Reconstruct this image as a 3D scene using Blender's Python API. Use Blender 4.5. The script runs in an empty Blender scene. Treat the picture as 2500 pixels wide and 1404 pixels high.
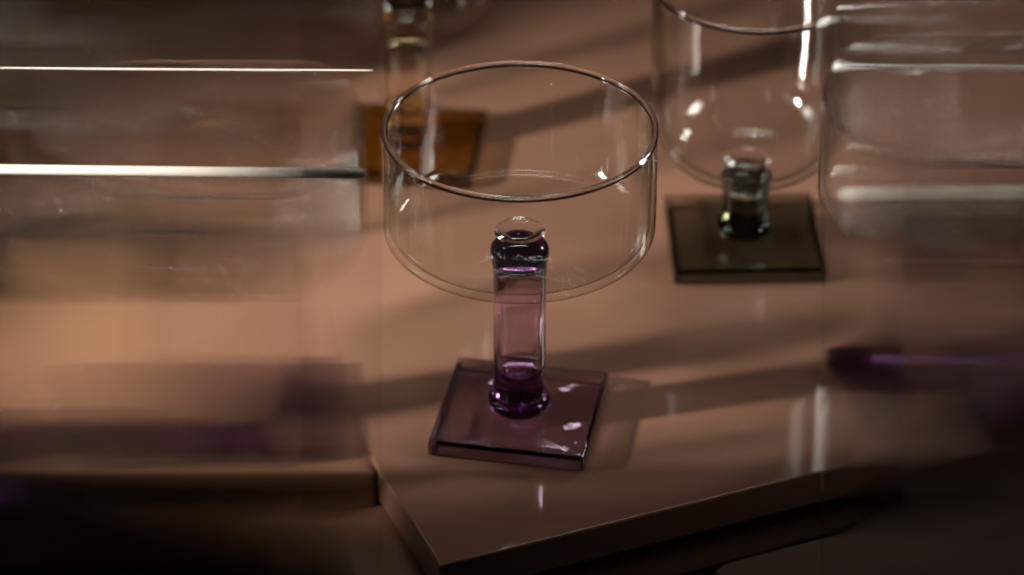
import bpy, bmesh, math, random
from mathutils import Vector, Matrix, noise

random.seed(4)
scene = bpy.context.scene
COL = scene.collection
R = math.radians

# ------------------------------------------------------------------ camera
cam_data = bpy.data.cameras.new("camera")
cam = bpy.data.objects.new("camera", cam_data)
COL.objects.link(cam)
cam.location = (-0.00257, -0.90163, 0.63184)
cam.rotation_euler = (R(90 - 32.6), 0, 0)
cam_data.sensor_width = 36
cam_data.lens = 111
cam_data.clip_start = 0.01
cam_data.clip_end = 50
cam_data.dof.use_dof = True
cam_data.dof.focus_distance = 1.035
cam_data.dof.aperture_fstop = 6.5
scene.camera = cam

# ------------------------------------------------------------------ world: an almost dark studio
world = bpy.data.worlds.new("World")
scene.world = world
world.use_nodes = True
bg = world.node_tree.nodes["Background"]
bg.inputs[0].default_value = (1.0, 0.62, 0.40, 1)
bg.inputs[1].default_value = 0.004


# ------------------------------------------------------------------ lamps
def area(name, loc, aim, sx, sy, power, colour, spread=180):
    d = bpy.data.lights.new(name, 'AREA')
    d.shape = 'RECTANGLE'
    d.size = sx
    d.size_y = sy
    d.energy = power
    d.color = colour
    d.spread = R(spread)
    o = bpy.data.objects.new(name, d)
    COL.objects.link(o)
    o.location = loc
    o.rotation_euler = (Vector(aim) - Vector(loc)).to_track_quat('-Z', 'Y').to_euler()
    return o


def spot(name, loc, aim, power, colour, size, blend, radius):
    d = bpy.data.lights.new(name, 'SPOT')
    d.energy = power
    d.color = colour
    d.spot_size = R(size)
    d.spot_blend = blend
    d.shadow_soft_size = radius
    o = bpy.data.objects.new(name, d)
    COL.objects.link(o)
    o.location = loc
    o.rotation_euler = (Vector(aim) - Vector(loc)).to_track_quat('-Z', 'Y').to_euler()
    return o


spot("key_lamp", (-0.74, -0.185, 0.315), (0.0, 0.122, 0.048), 92.0, (1.0, 0.88, 0.77), 24.0, 0.60, 0.022)
area("strip_lamp", (0.60, 0.00, 0.33), (0.03, 0.12, 0.08), 0.20, 0.15, 0.095, (1.0, 0.93, 0.85), 30)
area("left_strip_lamp", (-0.62, 0.12, 0.34), (0.0, 0.12, 0.08), 0.12, 0.20, 0.045, (1.0, 0.94, 0.87), 34)
area("added_rim_light", (-0.02, 0.55, 0.92), (0.0, 0.13, 0.10), 0.60, 0.025, 0.06, (1.0, 0.96, 0.90), 26)  # added to light up the rims and their streaks; no such source known
area("added_back_light", (0.80, 0.64, 0.62), (0.0, 0.03, 0.06), 0.14, 0.14, 0.06, (1.0, 0.95, 0.88), 24)  # added for glints on plate edges and right walls; no such source known

# ------------------------------------------------------------------ exposure and renderer
vs = scene.view_settings
vs.view_transform = 'Standard'
vs.look = 'None'
vs.exposure = 0
vs.gamma = 1
vs.use_curve_mapping = False
scene.render.engine = 'CYCLES'
cy = scene.cycles
cy.max_bounces = 11
cy.transmission_bounces = 11
cy.glossy_bounces = 12
cy.diffuse_bounces = 3
cy.volume_bounces = 0
cy.transparent_max_bounces = 16
cy.caustics_reflective = False
cy.caustics_refractive = True
cy.blur_glossy = 0.3
cy.sample_clamp_indirect = 150
cy.use_adaptive_sampling = False
cy.use_denoising = True
try:
    cy.denoiser = 'OPENIMAGEDENOISE'
    cy.denoising_prefilter = 'ACCURATE'
except Exception:
    pass


# ------------------------------------------------------------------ materials
def new_mat(name):
    m = bpy.data.materials.new(name)
    m.use_nodes = True
    nt = m.node_tree
    for n in list(nt.nodes):
        nt.nodes.remove(n)
    out = nt.nodes.new("ShaderNodeOutputMaterial")
    return m, nt, out


def glass_mat(name, sigma=None, bump=0.0, bump_scale=90.0, tint=(1, 1, 1), ior=1.48, through=0.0):
    m, nt, out = new_mat(name)
    g = nt.nodes.new("ShaderNodeBsdfGlass")
    g.inputs["Color"].default_value = (*tint, 1)
    g.inputs["Roughness"].default_value = 0.0
    g.inputs["IOR"].default_value = ior
    if through > 0:      # share of the light that goes straight through the plate
        tr = nt.nodes.new("ShaderNodeBsdfTransparent")
        gl = nt.nodes.new("ShaderNodeBsdfGlossy")
        gl.inputs["Roughness"].default_value = 0.01
        lw = nt.nodes.new("ShaderNodeLayerWeight")
        lw.inputs["Blend"].default_value = 0.5
        pw = nt.nodes.new("ShaderNodeMath")
        pw.operation = 'POWER'
        pw.inputs[1].default_value = 5.0
        nt.links.new(lw.outputs["Facing"], pw.inputs[0])
        fr = nt.nodes.new("ShaderNodeMath")
        fr.operation = 'MULTIPLY_ADD'
        fr.inputs[1].default_value = 0.955
        fr.inputs[2].default_value = 0.045
        nt.links.new(pw.outputs[0], fr.inputs[0])
        m2 = nt.nodes.new("ShaderNodeMixShader")
        nt.links.new(fr.outputs[0], m2.inputs[0])
        nt.links.new(tr.outputs[0], m2.inputs[1])
        nt.links.new(gl.outputs[0], m2.inputs[2])
        mx = nt.nodes.new("ShaderNodeMixShader")
        mx.inputs[0].default_value = through
        nt.links.new(g.outputs[0], mx.inputs[1])
        nt.links.new(m2.outputs[0], mx.inputs[2])
        nt.links.new(mx.outputs[0], out.inputs["Surface"])
    else:
        nt.links.new(g.outputs[0], out.inputs["Surface"])
    if bump > 0:
        tc = nt.nodes.new("ShaderNodeTexCoord")
        nz = nt.nodes.new("ShaderNodeTexNoise")
        nz.inputs["Scale"].default_value = bump_scale
        nz.inputs["Detail"].default_value = 1.5
        nt.links.new(tc.outputs["Object"], nz.inputs["Vector"])
        b = nt.nodes.new("ShaderNodeBump")
        b.inputs["Strength"].default_value = bump
        b.inputs["Distance"].default_value = 0.001
        nt.links.new(nz.outputs["Fac"], b.inputs["Height"])
        nt.links.new(b.outputs["Normal"], g.inputs["Normal"])
        if through > 0:
            nt.links.new(b.outputs["Normal"], gl.inputs["Normal"])
    if sigma:
        mx = max(sigma)
        v = nt.nodes.new("ShaderNodeVolumeAbsorption")
        v.inputs["Color"].default_value = (*[1 - s / mx for s in sigma], 1)
        v.inputs["Density"].default_value = mx
        nt.links.new(v.outputs[0], out.inputs["Volume"])
    return m


def thin_glass_mat(name):
    """Thin blown wall: straight transmission, mirror reflection by Schlick's law, greener and darker where seen edge on."""
    m, nt, out = new_mat(name)
    lw = nt.nodes.new("ShaderNodeLayerWeight")
    lw.inputs["Blend"].default_value = 0.5
    pw = nt.nodes.new("ShaderNodeMath")
    pw.operation = 'POWER'
    pw.inputs[1].default_value = 5.0
    nt.links.new(lw.outputs["Facing"], pw.inputs[0])
    fr = nt.nodes.new("ShaderNodeMath")
    fr.operation = 'MULTIPLY_ADD'
    fr.inputs[1].default_value = 0.955
    fr.inputs[2].default_value = 0.045
    nt.links.new(pw.outputs[0], fr.inputs[0])
    p3 = nt.nodes.new("ShaderNodeMath")
    p3.operation = 'POWER'
    p3.inputs[1].default_value = 4.0
    nt.links.new(lw.outputs["Facing"], p3.inputs[0])
    mixc = nt.nodes.new("ShaderNodeMix")
    mixc.data_type = 'RGBA'
    mixc.inputs["A"].default_value = (0.985, 0.990, 0.985, 1)
    mixc.inputs["B"].default_value = (0.50, 0.56, 0.50, 1)
    nt.links.new(p3.outputs[0], mixc.inputs["Factor"])
    tr = nt.nodes.new("ShaderNodeBsdfTransparent")
    nt.links.new(mixc.outputs["Result"], tr.inputs["Color"])
    gl = nt.nodes.new("ShaderNodeBsdfGlossy")
    gl.inputs["Roughness"].default_value = 0.02
    tc = nt.nodes.new("ShaderNodeTexCoord")
    nz = nt.nodes.new("ShaderNodeTexNoise")
    nz.inputs["Scale"].default_value = 55
    nz.inputs["Detail"].default_value = 2
    nt.links.new(tc.outputs["Object"], nz.inputs["Vector"])
    b = nt.nodes.new("ShaderNodeBump")
    b.inputs["Strength"].default_value = 0.22
    b.inputs["Distance"].default_value = 0.001
    nt.links.new(nz.outputs["Fac"], b.inputs["Height"])
    nt.links.new(b.outputs["Normal"], gl.inputs["Normal"])
    mx = nt.nodes.new("ShaderNodeMixShader")
    nt.links.new(fr.outputs[0], mx.inputs[0])
    nt.links.new(tr.outputs[0], mx.inputs[1])
    nt.links.new(gl.outputs[0], mx.inputs[2])
    nt.links.new(mx.outputs[0], out.inputs["Surface"])
    return m


def gloss_mat(name, dark, light, rough, coat=0.0, grain=600.0, bump=0.03, spec=0.5):
    """Lacquered brown board: fine mottled colour, smears in the gloss, fine relief."""
    m, nt, out = new_mat(name)
    p = nt.nodes.new("ShaderNodeBsdfPrincipled")
    tc = nt.nodes.new("ShaderNodeTexCoord")
    nz = nt.nodes.new("ShaderNodeTexNoise")
    nz.inputs["Scale"].default_value = 14
    nz.inputs["Detail"].default_value = 6
    nt.links.new(tc.outputs["Object"], nz.inputs["Vector"])
    fn = nt.nodes.new("ShaderNodeTexNoise")
    fn.inputs["Scale"].default_value = grain
    fn.inputs["Detail"].default_value = 2
    nt.links.new(tc.outputs["Object"], fn.inputs["Vector"])
    add = nt.nodes.new("ShaderNodeMath")
    add.operation = 'MULTIPLY_ADD'
    add.inputs[1].default_value = 0.55
    nt.links.new(fn.outputs["Fac"], add.inputs[0])
    half = nt.nodes.new("ShaderNodeMath")
    half.operation = 'MULTIPLY'
    half.inputs[1].default_value = 0.45
    nt.links.new(nz.outputs["Fac"], half.inputs[0])
    nt.links.new(half.outputs[0], add.inputs[2])
    ramp = nt.nodes.new("ShaderNodeValToRGB")
    ramp.color_ramp.elements[0].position = 0.25
    ramp.color_ramp.elements[0].color = (*dark, 1)
    ramp.color_ramp.elements[1].position = 0.75
    ramp.color_ramp.elements[1].color = (*light, 1)
    nt.links.new(add.outputs[0], ramp.inputs[0])
    nt.links.new(ramp.outputs[0], p.inputs["Base Color"])
    rr = nt.nodes.new("ShaderNodeMapRange")
    rr.inputs["To Min"].default_value = rough * 0.7
    rr.inputs["To Max"].default_value = rough * 1.4
    nt.links.new(nz.outputs["Fac"], rr.inputs["Value"])
    nt.links.new(rr.outputs[0], p.inputs["Roughness"])
    p.inputs["Specular IOR Level"].default_value = spec
    p.inputs["Coat Weight"].default_value = coat
    p.inputs["Coat Roughness"].default_value = 0.03
    b = nt.nodes.new("ShaderNodeBump")
    b.inputs["Strength"].default_value = bump
    b.inputs["Distance"].default_value = 0.0005
    nt.links.new(nz.outputs["Fac"], b.inputs["Height"])
    nt.links.new(b.outputs["Normal"], p.inputs["Normal"])
    nt.links.new(p.outputs[0], out.inputs["Surface"])
    return m


M_CLEAR = glass_mat("clear_glass", sigma=(3.0, 1.2, 3.2), bump=0.03, bump_scale=60)
M_THIN = thin_glass_mat("thin_clear_glass")
M_PURPLE = glass_mat("purple_glass", sigma=(88, 150, 80), bump=0.05, bump_scale=110)
M_PURPLE_BASE = glass_mat("purple_plate_glass", sigma=(10, 26, 7), bump=0.26, bump_scale=85, through=0.52)
M_GHOST = glass_mat("ghost_purple_glass", sigma=(135, 190, 125), bump=0.05, bump_scale=110)  # purple made denser so the stand-in coupes smear into dark bands
M_GHOST_BASE = glass_mat("ghost_purple_plate_glass", sigma=(90, 170, 68), bump=0.25, bump_scale=80, through=0.35)  # plate colour darkened for the same smear bands
M_AMBER = glass_mat("amber_glass", sigma=(10, 32, 95), bump=0.08, bump_scale=110)
M_AMBER_BASE = glass_mat("amber_plate_glass", sigma=(8, 40, 165), bump=0.70, bump_scale=110, through=0.45)
M_GREEN = glass_mat("green_glass", sigma=(140, 138, 175), bump=0.06, bump_scale=110)
M_GREEN_BASE = glass_mat("green_plate_glass", sigma=(48, 40, 54), bump=0.20, bump_scale=110, through=0.6)
M_PANE = glass_mat("ribbed_glass", ior=1.5)
M_SLAB = gloss_mat("brown_lacquer", (0.236, 0.127, 0.089), (0.278, 0.152, 0.107), 0.05, coat=0.0, grain=1500, spec=0.42)
M_BOARD = gloss_mat("brown_board", (0.26, 0.135, 0.075), (0.31, 0.165, 0.095), 0.30)
M_TABLE = gloss_mat("brown_table", (0.23, 0.125, 0.075), (0.29, 0.155, 0.090), 0.35)
M_FLOOR = gloss_mat("dark_floor", (0.020, 0.022, 0.015), (0.030, 0.031, 0.022), 0.5)
M_TRAY = gloss_mat("dark_brown_lacquer", (0.075, 0.036, 0.022), (0.095, 0.048, 0.030), 0.55, spec=0.2)
M_METAL = gloss_mat("dark_metal", (0.03, 0.03, 0.03), (0.05, 0.05, 0.05), 0.4)


# ------------------------------------------------------------------ mesh helpers
def mesh_obj(name, verts, faces, mat, parent=None, smooth=True, sharp=40):
    me = bpy.data.meshes.new(name)
    me.from_pydata(verts, [], faces)
    me.validate()
    bm = bmesh.new()
    bm.from_mesh(me)
    bmesh.ops.recalc_face_normals(bm, faces=bm.faces)
    bm.to_mesh(me)
    bm.free()
    if smooth:
        me.shade_smooth()
        if sharp:
            me.set_sharp_from_angle(angle=R(sharp))
    me.materials.append(mat)
    o = bpy.data.objects.new(name, me)
    COL.objects.link(o)
    if parent:
        o.parent = parent
    return o


def arc(cx, cz, r, a0, a1, n):
    return [(cx + r * math.cos(R(a0 + (a1 - a0) * i / n)), cz + r * math.sin(R(a0 + (a1 - a0) * i / n))) for i in range(n + 1)]


def lathe(name, prof, mat, parent=None, segs=128, wob=0.0, seed=0.0, sharp=60):
    """Closed solid of revolution; prof runs from axis to axis (r, z)."""
    verts, faces, rows = [], [], []
    for (r, z) in prof:
        if r < 1e-6:
            rows.append([len(verts)])
            verts.append((0, 0, z))
        else:
            row = []
            for k in range(segs):
                a = 2 * math.pi * k / segs
                rr = r
                if wob:
                    rr = r * (1 + wob * noise.noise(Vector((math.cos(a) * 1.3 + seed, math.sin(a) * 1.3, z * 28))))
                row.append(len(verts))
                verts.append((rr * math.cos(a), rr * math.sin(a), z))
            rows.append(row)
    for i in range(len(rows) - 1):
        A, B = rows[i], rows[i + 1]
        if len(A) == 1 and len(B) == 1:
            continue
        for k in range(segs):
            k2 = (k + 1) % segs
            if len(A) == 1:
                faces.append((A[0], B[k], B[k2]))
            elif len(B) == 1:
                faces.append((A[k], A[k2], B[0]))
            else:
                faces.append((A[k], A[k2], B[k2], B[k]))
    return mesh_obj(name, verts, faces, mat, parent, True, sharp)


def soft_bevel(bm, offset, segs):
    """Round the edges; only the rounding is smooth shaded, the flat faces stay truly flat."""
    res = bmesh.ops.bevel(bm, geom=list(bm.edges), offset=offset, segments=segs, profile=0.5, affect='EDGES')
    for f in res["faces"]:
        f.smooth = True


def prism(name, poly, z0, z1, mat, parent=None, bevel=0.001, segs=3):
    bm = bmesh.new()
    bot = [bm.verts.new((x, y, z0)) for x, y in poly]
    top = [bm.verts.new((x, y, z1)) for x, y in poly]
    n = len(poly)
    bm.faces.new(top)
    bm.faces.new(list(reversed(bot)))
    for i in range(n):
        bm.faces.new((bot[i], bot[(i + 1) % n], top[(i + 1) % n], top[i]))
    bmesh.ops.recalc_face_normals(bm, faces=bm.faces)
    if bevel:
        soft_bevel(bm, bevel, segs)
    me = bpy.data.meshes.new(name)
    bm.to_mesh(me)
    bm.free()
    me.materials.append(mat)
    o = bpy.data.objects.new(name, me)
    COL.objects.link(o)
    if parent:
        o.parent = parent
    return o


def tag(o, label=None, cat=None, group=None, kind=None):
    if label:
        o["label"] = label
    if cat:
        o["category"] = cat
    if group:
        o["group"] = group
    if kind:
        o["kind"] = kind
    return o


def empty(name, loc, rz=0.0):
    o = bpy.data.objects.new(name, None)
    COL.objects.link(o)
    o.location = loc
    o.rotation_euler = (0, 0, rz)
    o.empty_display_size = 0.01
    return o


def copy_thing(root, loc, rz, label, group=None):
    c = root.copy()
    COL.objects.link(c)
    c.location = loc
    c.rotation_euler = (0, 0, rz)
    c["label"] = label
    if group:
        c["group"] = group
    for ch in root.children:
        d = ch.copy()
        COL.objects.link(d)
        d.parent = c
        for g in ch.children:
            e = g.copy()
            COL.objects.link(e)
            e.parent = d
    return c


# ------------------------------------------------------------------ the setting
FLOOR_Z = -0.042
floor = prism("floor", [(-3, -1.2), (3, -1.2), (3, 4), (-3, 4)], FLOOR_Z - 0.02, FLOOR_Z, M_FLOOR, bevel=0)
tag(floor, kind="structure")
SL = (-0.0262, -0.0826)          # near corner of the slab


def slab_left(y):
    return SL[0] - (y - SL[1]) * math.tan(R(22.2)) - 0.0012


# brown tables the slab is set between: one level with it on the left, one lower on the right
table = prism("table", [(-0.60, -0.030), (slab_left(-0.030), -0.030), (slab_left(0.55), 0.55), (-0.60, 0.55)], FLOOR_Z + 0.0002, -0.0003, M_TABLE, bevel=0.0015)
tag(table, kind="structure")
side_table = prism("side_table", [(0.13, -0.002), (0.60, -0.002), (0.60, 0.95), (0.13, 0.95)], FLOOR_Z + 0.0002, -0.0272, M_TABLE, bevel=0.002)
tag(side_table, kind="structure")


def rect_from(corner, ang, along_right, along_left):
    cx, cy_ = corner
    rx, ry = math.cos(R(ang)), math.sin(R(ang))
    lx, ly = -ry, rx
    return [(cx, cy_), (cx + rx * along_right, cy_ + ry * along_right),
            (cx + rx * along_right + lx * along_left, cy_ + ry * along_right + ly * along_left),
            (cx + lx * along_left, cy_ + ly * along_left)]


slab = prism("display_slab", rect_from((-0.0262, -0.0826), 22.2, 0.62, 0.66), -0.0135, 0.0, M_SLAB, bevel=0.0009)
tag(slab, "thick glossy brown slab with a polished corner, carrying the glasses", "slab")
board = prism("lower_board", rect_from((-0.0505, -0.0815), 24.0, 0.30, 0.046), FLOOR_Z + 0.0002, -0.0137, M_BOARD, bevel=0.0012)
tag(board, "brown board showing as a strip beneath the left edge of the glossy slab", "board")


def round_rect(corner, ang, lr, ll, r, n=10):
    p = rect_from(corner, ang, lr, ll)
    out = []
    for i in range(4):
        a, b, c = Vector(p[i - 1]), Vector(p[i]), Vector(p[(i + 1) % 4])
        u, v = (a - b).normalized(), (c - b).normalized()
        ctr = b + u * r + v * r
        s, e = b + u * r - ctr, b + v * r - ctr
        a0 = math.atan2(s.y, s.x)
        a1 = math.atan2(e.y, e.x)
        while a1 < a0:
            a1 += 2 * math.pi
        for k in range(n + 1):
            t = a0 + (a1 - a0) * k / n
            out.append((ctr.x + r * math.cos(t), ctr.y + r * math.sin(t)))
    return out


tray = prism("low_tray", round_rect((0.061, -0.066 - 0.0), 22.5 - 90, 0.062, 0.42, 0.010), FLOOR_Z + 0.0002, -0.0135, M_TRAY, bevel=0.0010, segs=2)
tag(tray, "dark brown low tray with a rounded corner in front of the slab", "tray")

# ------------------------------------------------------------------ glasses
BASE_T = 0.0064


def base_plate(mat, parent, size, rot):
    """Square glass plate with softly uneven faces and rounded edges."""
    bm = bmesh.new()
    bmesh.ops.create_cube(bm, size=1.0)
    for v in bm.verts:
        v.co = Vector((v.co.x * size, v.co.y * size * 0.985, (v.co.z + 0.5) * BASE_T + 0.0001))
    soft_bevel(bm, 0.0013, 3)
    for v in bm.verts:
        q = v.co * 45
        v.co += Vector((noise.noise(q), noise.noise(q + Vector((9, 2, 1))), 0)) * 0.00045
    me = bpy.data.meshes.new("base")
    bm.to_mesh(me)
    bm.free()
    me.materials.append(mat)
    o = bpy.data.objects.new("base", me)
    COL.objects.link(o)
    o.parent = parent
    o.rotation_euler = (0, 0, rot)
    return o


def hollow_stem(mat, parent, r, z0, z1, flare):
    """Blown column: a hollow tube closed at both ends, flared at the top, with a rounded cavity."""
    p = [(0, z0), (r * 0.96, z0), (r, z0 + 0.001)]
    p += [(r * 0.985, z0 + (z1 - z0) * 0.25), (r * 0.98, z0 + (z1 - z0) * 0.6), (r * 1.0, z0 + (z1 - z0) * 0.80)]
    p += [(r * (1 + flare * 0.55), z1 - 0.0085), (r * (1 + flare), z1 - 0.0046)]
    p += [(r * (1 + flare) * math.cos(R(a)), z1 - 0.0046 + 0.0046 * math.sin(R(a))) for a in (15, 30, 45, 60, 75)]
    p += [(0, z1)]
    s = lathe("stem", p, mat, parent, 96, 0.012, 3.0)
    ri = r * 0.78
    c0, c1 = z0 + 0.0060, z1 - 0.0085
    q = [(0, c0)] + [(ri * math.sin(R(a)), c0 + ri * 0.75 * (1 - math.cos(R(a)))) for a in (20, 40, 60, 78)]
    q += [(ri, c0 + ri * 0.9), (ri * 1.01, (c0 + c1) / 2), (ri * 1.04, c1 - 0.002), (ri * 0.9, c1), (0, c1)]
    return s, q


def add_cavity(stem, prof, segs=64):
    """The air bubble inside the stem is part of the same mesh, its faces turned inwards."""
    me = stem.data
    bm = bmesh.new()
    bm.from_mesh(me)
    rows = []
    for (r, z) in prof:
        if r < 1e-6:
            rows.append([bm.verts.new((0, 0, z))])
        else:
            rows.append([bm.verts.new((r * math.cos(2 * math.pi * k / segs), r * math.sin(2 * math.pi * k / segs), z)) for k in range(segs)])
    new = []
    for i in range(len(rows) - 1):
        A, B = rows[i], rows[i + 1]
        for k in range(segs):
            k2 = (k + 1) % segs
            if len(A) == 1:
                new.append(bm.faces.new((A[0], B[k], B[k2])))
            elif len(B) == 1:
                new.append(bm.faces.new((A[k], B[0], A[k2])))
            else:
                new.append(bm.faces.new((A[k], B[k], B[k2], A[k2])))
    bmesh.ops.recalc_face_normals(bm, faces=new)
    # recalc turns a closed shell outwards; a cavity faces into the air inside it
    bmesh.ops.reverse_faces(bm, faces=new)
    for f in new:
        f.smooth = True
    bm.to_mesh(me)
    bm.free()


def knot(mat, parent, r, z):
    """Squashed glass ring where the column meets the plate."""
    p = [(0, z)] + [(r * 0.80 + r * 0.30 * math.cos(R(a)), z + 0.0030 + 0.0030 * math.sin(R(a))) for a in range(-90, 91, 18)] + [(0, z + 0.0060)]
    return lathe("foot_ring", p, mat, parent, 96, 0.02, 7.0)


def bowl_profile(r, z0, z1, corner, wall, floor_t, flare=0.0):
    ro = r
    def rad(z):
        return ro * (1 + flare * (z - z0) / (z1 - z0))
    p = [(0, z0), ((ro - corner) * 0.5, z0)]
    p += [(ro - corner + corner * math.sin(R(a)), z0 + corner - corner * math.cos(R(a))) for a in range(0, 91, 9)]
    for t in (0.3, 0.5, 0.7, 0.85, 0.95):
        z = z0 + corner + (z1 - z0 - corner) * t
        p.append((rad(z), z))
    p += [(rad(z1), z1 - wall * 0.95), (rad(z1) - wall, z1 - wall * 0.95)]
    for t in (0.95, 0.85, 0.7, 0.5, 0.3):
        z = z0 + corner + (z1 - z0 - corner) * t
        p.append((rad(z) - wall, z))
    ci = max(corner - wall * 0.4, 0.001)
    zi = z0 + floor_t
    ri = ro - wall
    p += [(ri - ci + ci * math.sin(R(a)), zi + ci - ci * math.cos(R(a))) for a in range(90, -1, -9)]
    p += [((ri - ci) * 0.5, zi), (0, zi)]
    return p


def rim_ring(parent, rc, zc, rb, segs=160, n=14, name="rim"):
    """Fire-polished bead of solid glass closing the thin wall."""
    verts, faces = [], []
    for k in range(segs):
        a = 2 * math.pi * k / segs
        q = Vector((math.cos(a) * 1.3 + 1.0, math.sin(a) * 1.3, (zc) * 28))
        rr = rc * (1 + 0.006 * noise.noise(q))
        bb = rb * (1 + 0.10 * noise.noise(q * 2.3))
        dz = 0.0003 * noise.noise(q * 0.9 + Vector((5, 5, 5)))
        for j in range(n):
            t = 2 * math.pi * j / n
            verts.append(((rr + bb * math.cos(t)) * math.cos(a), (rr + bb * math.cos(t)) * math.sin(a), zc + dz + bb * math.sin(t)))
    for k in range(segs):
        for j in range(n):
            k2, j2 = (k + 1) % segs, (j + 1) % n
            faces.append((k * n + j, k2 * n + j, k2 * n + j2, k * n + j2))
    return mesh_obj(name, verts, faces, M_CLEAR, parent, True, 0)


def make_glass(name, m_stem, m_base, bowl, stem_r, stem_top, size, rot, label, cat):
    root = empty(name, (0, 0, 0))
    base_plate(m_base, root, size, rot)
    knot(m_stem, root, stem_r * 1.10, BASE_T + 0.00018)
    s, cav = hollow_stem(m_stem, root, stem_r, BASE_T + 0.0063, stem_top, 0.10)
    add_cavity(s, cav)
    b = lathe("bowl", bowl_profile(*bowl), M_THIN, root, 160, 0.006, 1.0, 80)
    r, z0, z1, wall, ft = bowl[0], bowl[1], bowl[2], bowl[4], bowl[5]
    fl = bowl[6] if len(bowl) > 6 else 0.0
    rim_ring(b, r * (1 + fl) - wall * 0.5, z1 - wall * 0.70, wall * 0.66)
    zi = z0 + ft + 0.00005
    lathe("seal", [(0, zi), (stem_r * 0.95, zi), (stem_r * 0.88, zi + 0.0005), (stem_r * 0.6, zi + 0.0009), (0, zi + 0.0010)], M_CLEAR, b, 64)
    return tag(root, label, cat)


PURPLE_BOWL = (0.0455, 0.0752, 0.1182, 0.0060, 0.0017, 0.0026)
g = "purple stemmed coupes"
coupe = make_glass("coupe_glass", M_PURPLE, M_PURPLE_BASE, PURPLE_BOWL, 0.0091, 0.0750, 0.0545, R(-10.5),
                   "clear wide coupe on purple column and square plate, in sharp focus between the panes", "glass")
coupe["group"] = g
deep = make_glass("coupe_glass", M_GHOST, M_GHOST_BASE, PURPLE_BOWL, 0.0091, 0.0750, 0.0580, R(-10.5),
                  "added deep purple coupe standing in for the smeared left image of the sharp coupe", "glass")
deep["group"] = g  # added coupe, standing in for a displaced lens image of the sharp one
deep.location = (-0.0965, 0.001, 0)
deep.rotation_euler = (0, 0, R(17))
copy_thing(deep, (0.1470, 0.021, 0), R(32.7), "added deep purple coupe standing in for the smeared right image of the sharp coupe", g)  # second stand-in, for the image displaced to the right

copy_thing(deep, (-0.1930, -0.028, 0), R(5), "added purple coupe at the far left edge, placed to darken the left smear", g)  # added so its stem shadow and plate darken the left band

AMBER_BOWL = (0.0350, 0.0640, 0.128, 0.014, 0.0017, 0.0026)
amber = make_glass("amber_stemmed_glass", M_AMBER, M_AMBER_BASE, AMBER_BOWL, 0.0095, 0.0638, 0.0555, R(-7),
                   "blurred glass with amber column and amber square base, behind the coupe's rim", "glass")
amber.location = (-0.0433, 0.186, 0)
GREEN_BOWL = (0.0355, 0.0355, 0.112, 0.021, 0.0017, 0.0026, 0.05)
green = make_glass("green_stemmed_glass", M_GREEN, M_GREEN_BASE, GREEN_BOWL, 0.0088, 0.0353, 0.0570, R(1.5),
                   "tall clear tumbler on a dark green stem and smoky green square base", "glass")
green.location = (0.0852, 0.116, 0)

copy_thing(amber, (-0.178, 0.190, 0), R(12), "added amber stemmed copy standing in for a smeared image at left", "amber stemmed glasses")  # added copy, stands in for the amber glass's ghost image
copy_thing(green, (-0.186, 0.105, 0), R(-9), "added green stemmed copy standing in for a smeared image at left", "green stemmed tumblers")  # added copy for the green glass's ghost at left
copy_thing(green, (0.206, 0.104, 0), R(14), "added green stemmed copy standing in for a smeared image at right", "green stemmed tumblers")  # added copy for the green glass's ghost at right
amber["group"] = "amber stemmed glasses"
green["group"] = "green stemmed tumblers"

# ------------------------------------------------------------------ added white rods standing in for bright streaks of smeared light
M_STREAK = gloss_mat("streak_white", (0.80, 0.78, 0.72), (0.86, 0.84, 0.78), 0.12, grain=300)  # brightness of the streaks put into a white surface colour


def add_streak_rod(p0, p1, r, label):
    a, b = Vector(p0), Vector(p1)
    L = (b - a).length
    prof = [(0, 0)] + [(r * math.sin(R(t)), r * (1 - math.cos(R(t)))) for t in (20, 40, 60, 80)]
    prof += [(r, r + (L - 2 * r) * k / 6) for k in range(7)]
    prof += [(r * math.cos(R(t)), L - r + r * math.sin(R(t))) for t in (20, 40, 60, 80)] + [(0, L)]
    o = lathe("streak_rod", prof, M_STREAK, None, 24, 0.01)
    o.location = a
    o.rotation_euler = (b - a).to_track_quat('Z', 'Y').to_euler()
    return tag(o, label, "stirring rod", "added streak rods")


RIM_Z = 0.1183
add_streak_rod((-0.0490, -0.0340, RIM_Z + 0.0017), (-0.262, -0.0290, RIM_Z + 0.0017), 0.0017,
         "thick white rod added as a bright light streak, across the left rims to the sharp coupe")
add_streak_rod((-0.0500, 0.0370, RIM_Z + 0.0003), (-0.185, 0.0390, RIM_Z + 0.0003), 0.0003,
         "thin white glass rod streaking across the back of the left coupe's rim")
add_streak_rod((0.1260, 0.1480, 0.0032), (0.300, 0.1510, 0.0032), 0.0030,
         "thick white rod added as a bright light streak, lying on the slab at right")
add_streak_rod((0.1120, 0.0400, RIM_Z + 0.0006), (0.205, 0.0370, RIM_Z + 0.0006), 0.0006,
         "thin white glass rod streaking across the back of the right coupe's rim")

# ------------------------------------------------------------------ added leaning panes of finely ribbed glass, standing in for the lens smear
LEAN = 32.6
PANE_W, PANE_H, PANE_T = 0.2205, 0.352, 0.003


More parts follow.
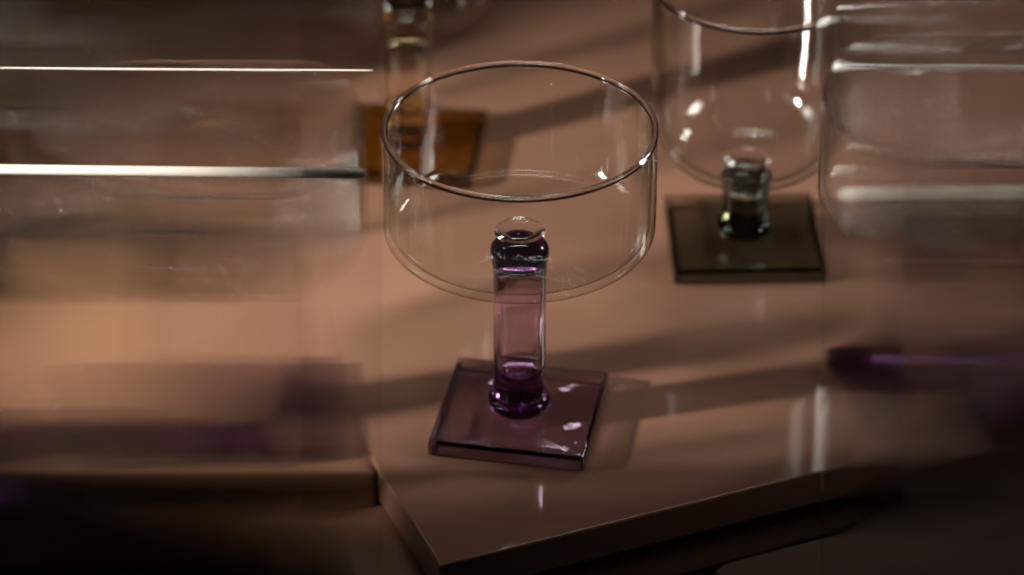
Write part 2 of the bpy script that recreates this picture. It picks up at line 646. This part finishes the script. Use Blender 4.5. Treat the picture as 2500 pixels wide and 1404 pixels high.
def pane_mesh(slope, pitch):
    """Sheet with fine upright ribs on its back; the ribs run out towards the inner edge (x = 0), so the smear fades in."""
    n = int(round(PANE_W / pitch))
    seg = 8
    fade = 0.032
    xs, ys = [], []
    for i in range(n):
        f = min(1.0, (i + 0.5) * pitch / fade)
        tan = math.tan(R(slope)) * (0.02 + 0.98 * f * f * (3 - 2 * f))
        for k in range(seg):
            u = -1 + 2 * k / seg
            xs.append((i + k / seg) * pitch)
            ys.append(PANE_T - pitch / 2 * tan * u * u / 2)
    xs.append(n * pitch)
    ys.append(PANE_T - pitch / 2 * tan / 2)
    verts, faces = [], []
    for x, yy in zip(xs, ys):
        verts += [(x, yy, 0), (x, yy, PANE_H), (x, 0, 0), (x, 0, PANE_H)]
    m = len(xs)
    for i in range(m - 1):
        a, b = 4 * i, 4 * (i + 1)
        faces += [(a, a + 1, b + 1, b), (a + 2, b + 2, b + 3, a + 3), (a, b, b + 2, a + 2), (a + 1, a + 3, b + 3, b + 1)]
    e = 4 * (m - 1)
    faces += [(0, 2, 3, 1), (e, e + 1, e + 3, e + 2)]
    return verts, faces


def smear_pane(inner, side, label, first=None):
    root = empty("smear_pane", (inner, -0.215, FLOOR_Z + 0.0021))
    root.rotation_euler = (R(-LEAN), 0, 0)
    if first is None:
        v, f = pane_mesh(29, 0.00034)
        sheet = mesh_obj("glass_sheet", v, f, M_PANE, root, True, 45)
    else:
        sheet = first.copy()
        COL.objects.link(sheet)
        sheet.parent = root
    sheet.scale = (side, 1, 1)
    # easel strut behind the outer side of the pane, from two thirds up back down to the floor
    a, b = Vector((side * PANE_W * 0.9, PANE_T + 0.0030, 0.205)), Vector((side * PANE_W * 0.9, 0.1640, 0.1075))
    L = (b - a).length
    st = lathe("strut", [(0, 0), (0.0022, 0), (0.0025, 0.0006), (0.0025, L - 0.0006), (0.0022, L), (0, L)], M_METAL, root, 20)
    st.location = a
    st.rotation_euler = (b - a).to_track_quat('Z', 'Y').to_euler()
    tag(root, label, "glass pane", "added smear panes")
    return sheet


left_sheet = smear_pane(-0.0415, -1, "added leaning ribbed glass pane left of the sharp coupe, standing in for the lens smear")
smear_pane(0.0900, 1, "added leaning ribbed glass pane right of the sharp coupe, standing in for the lens smear", left_sheet)
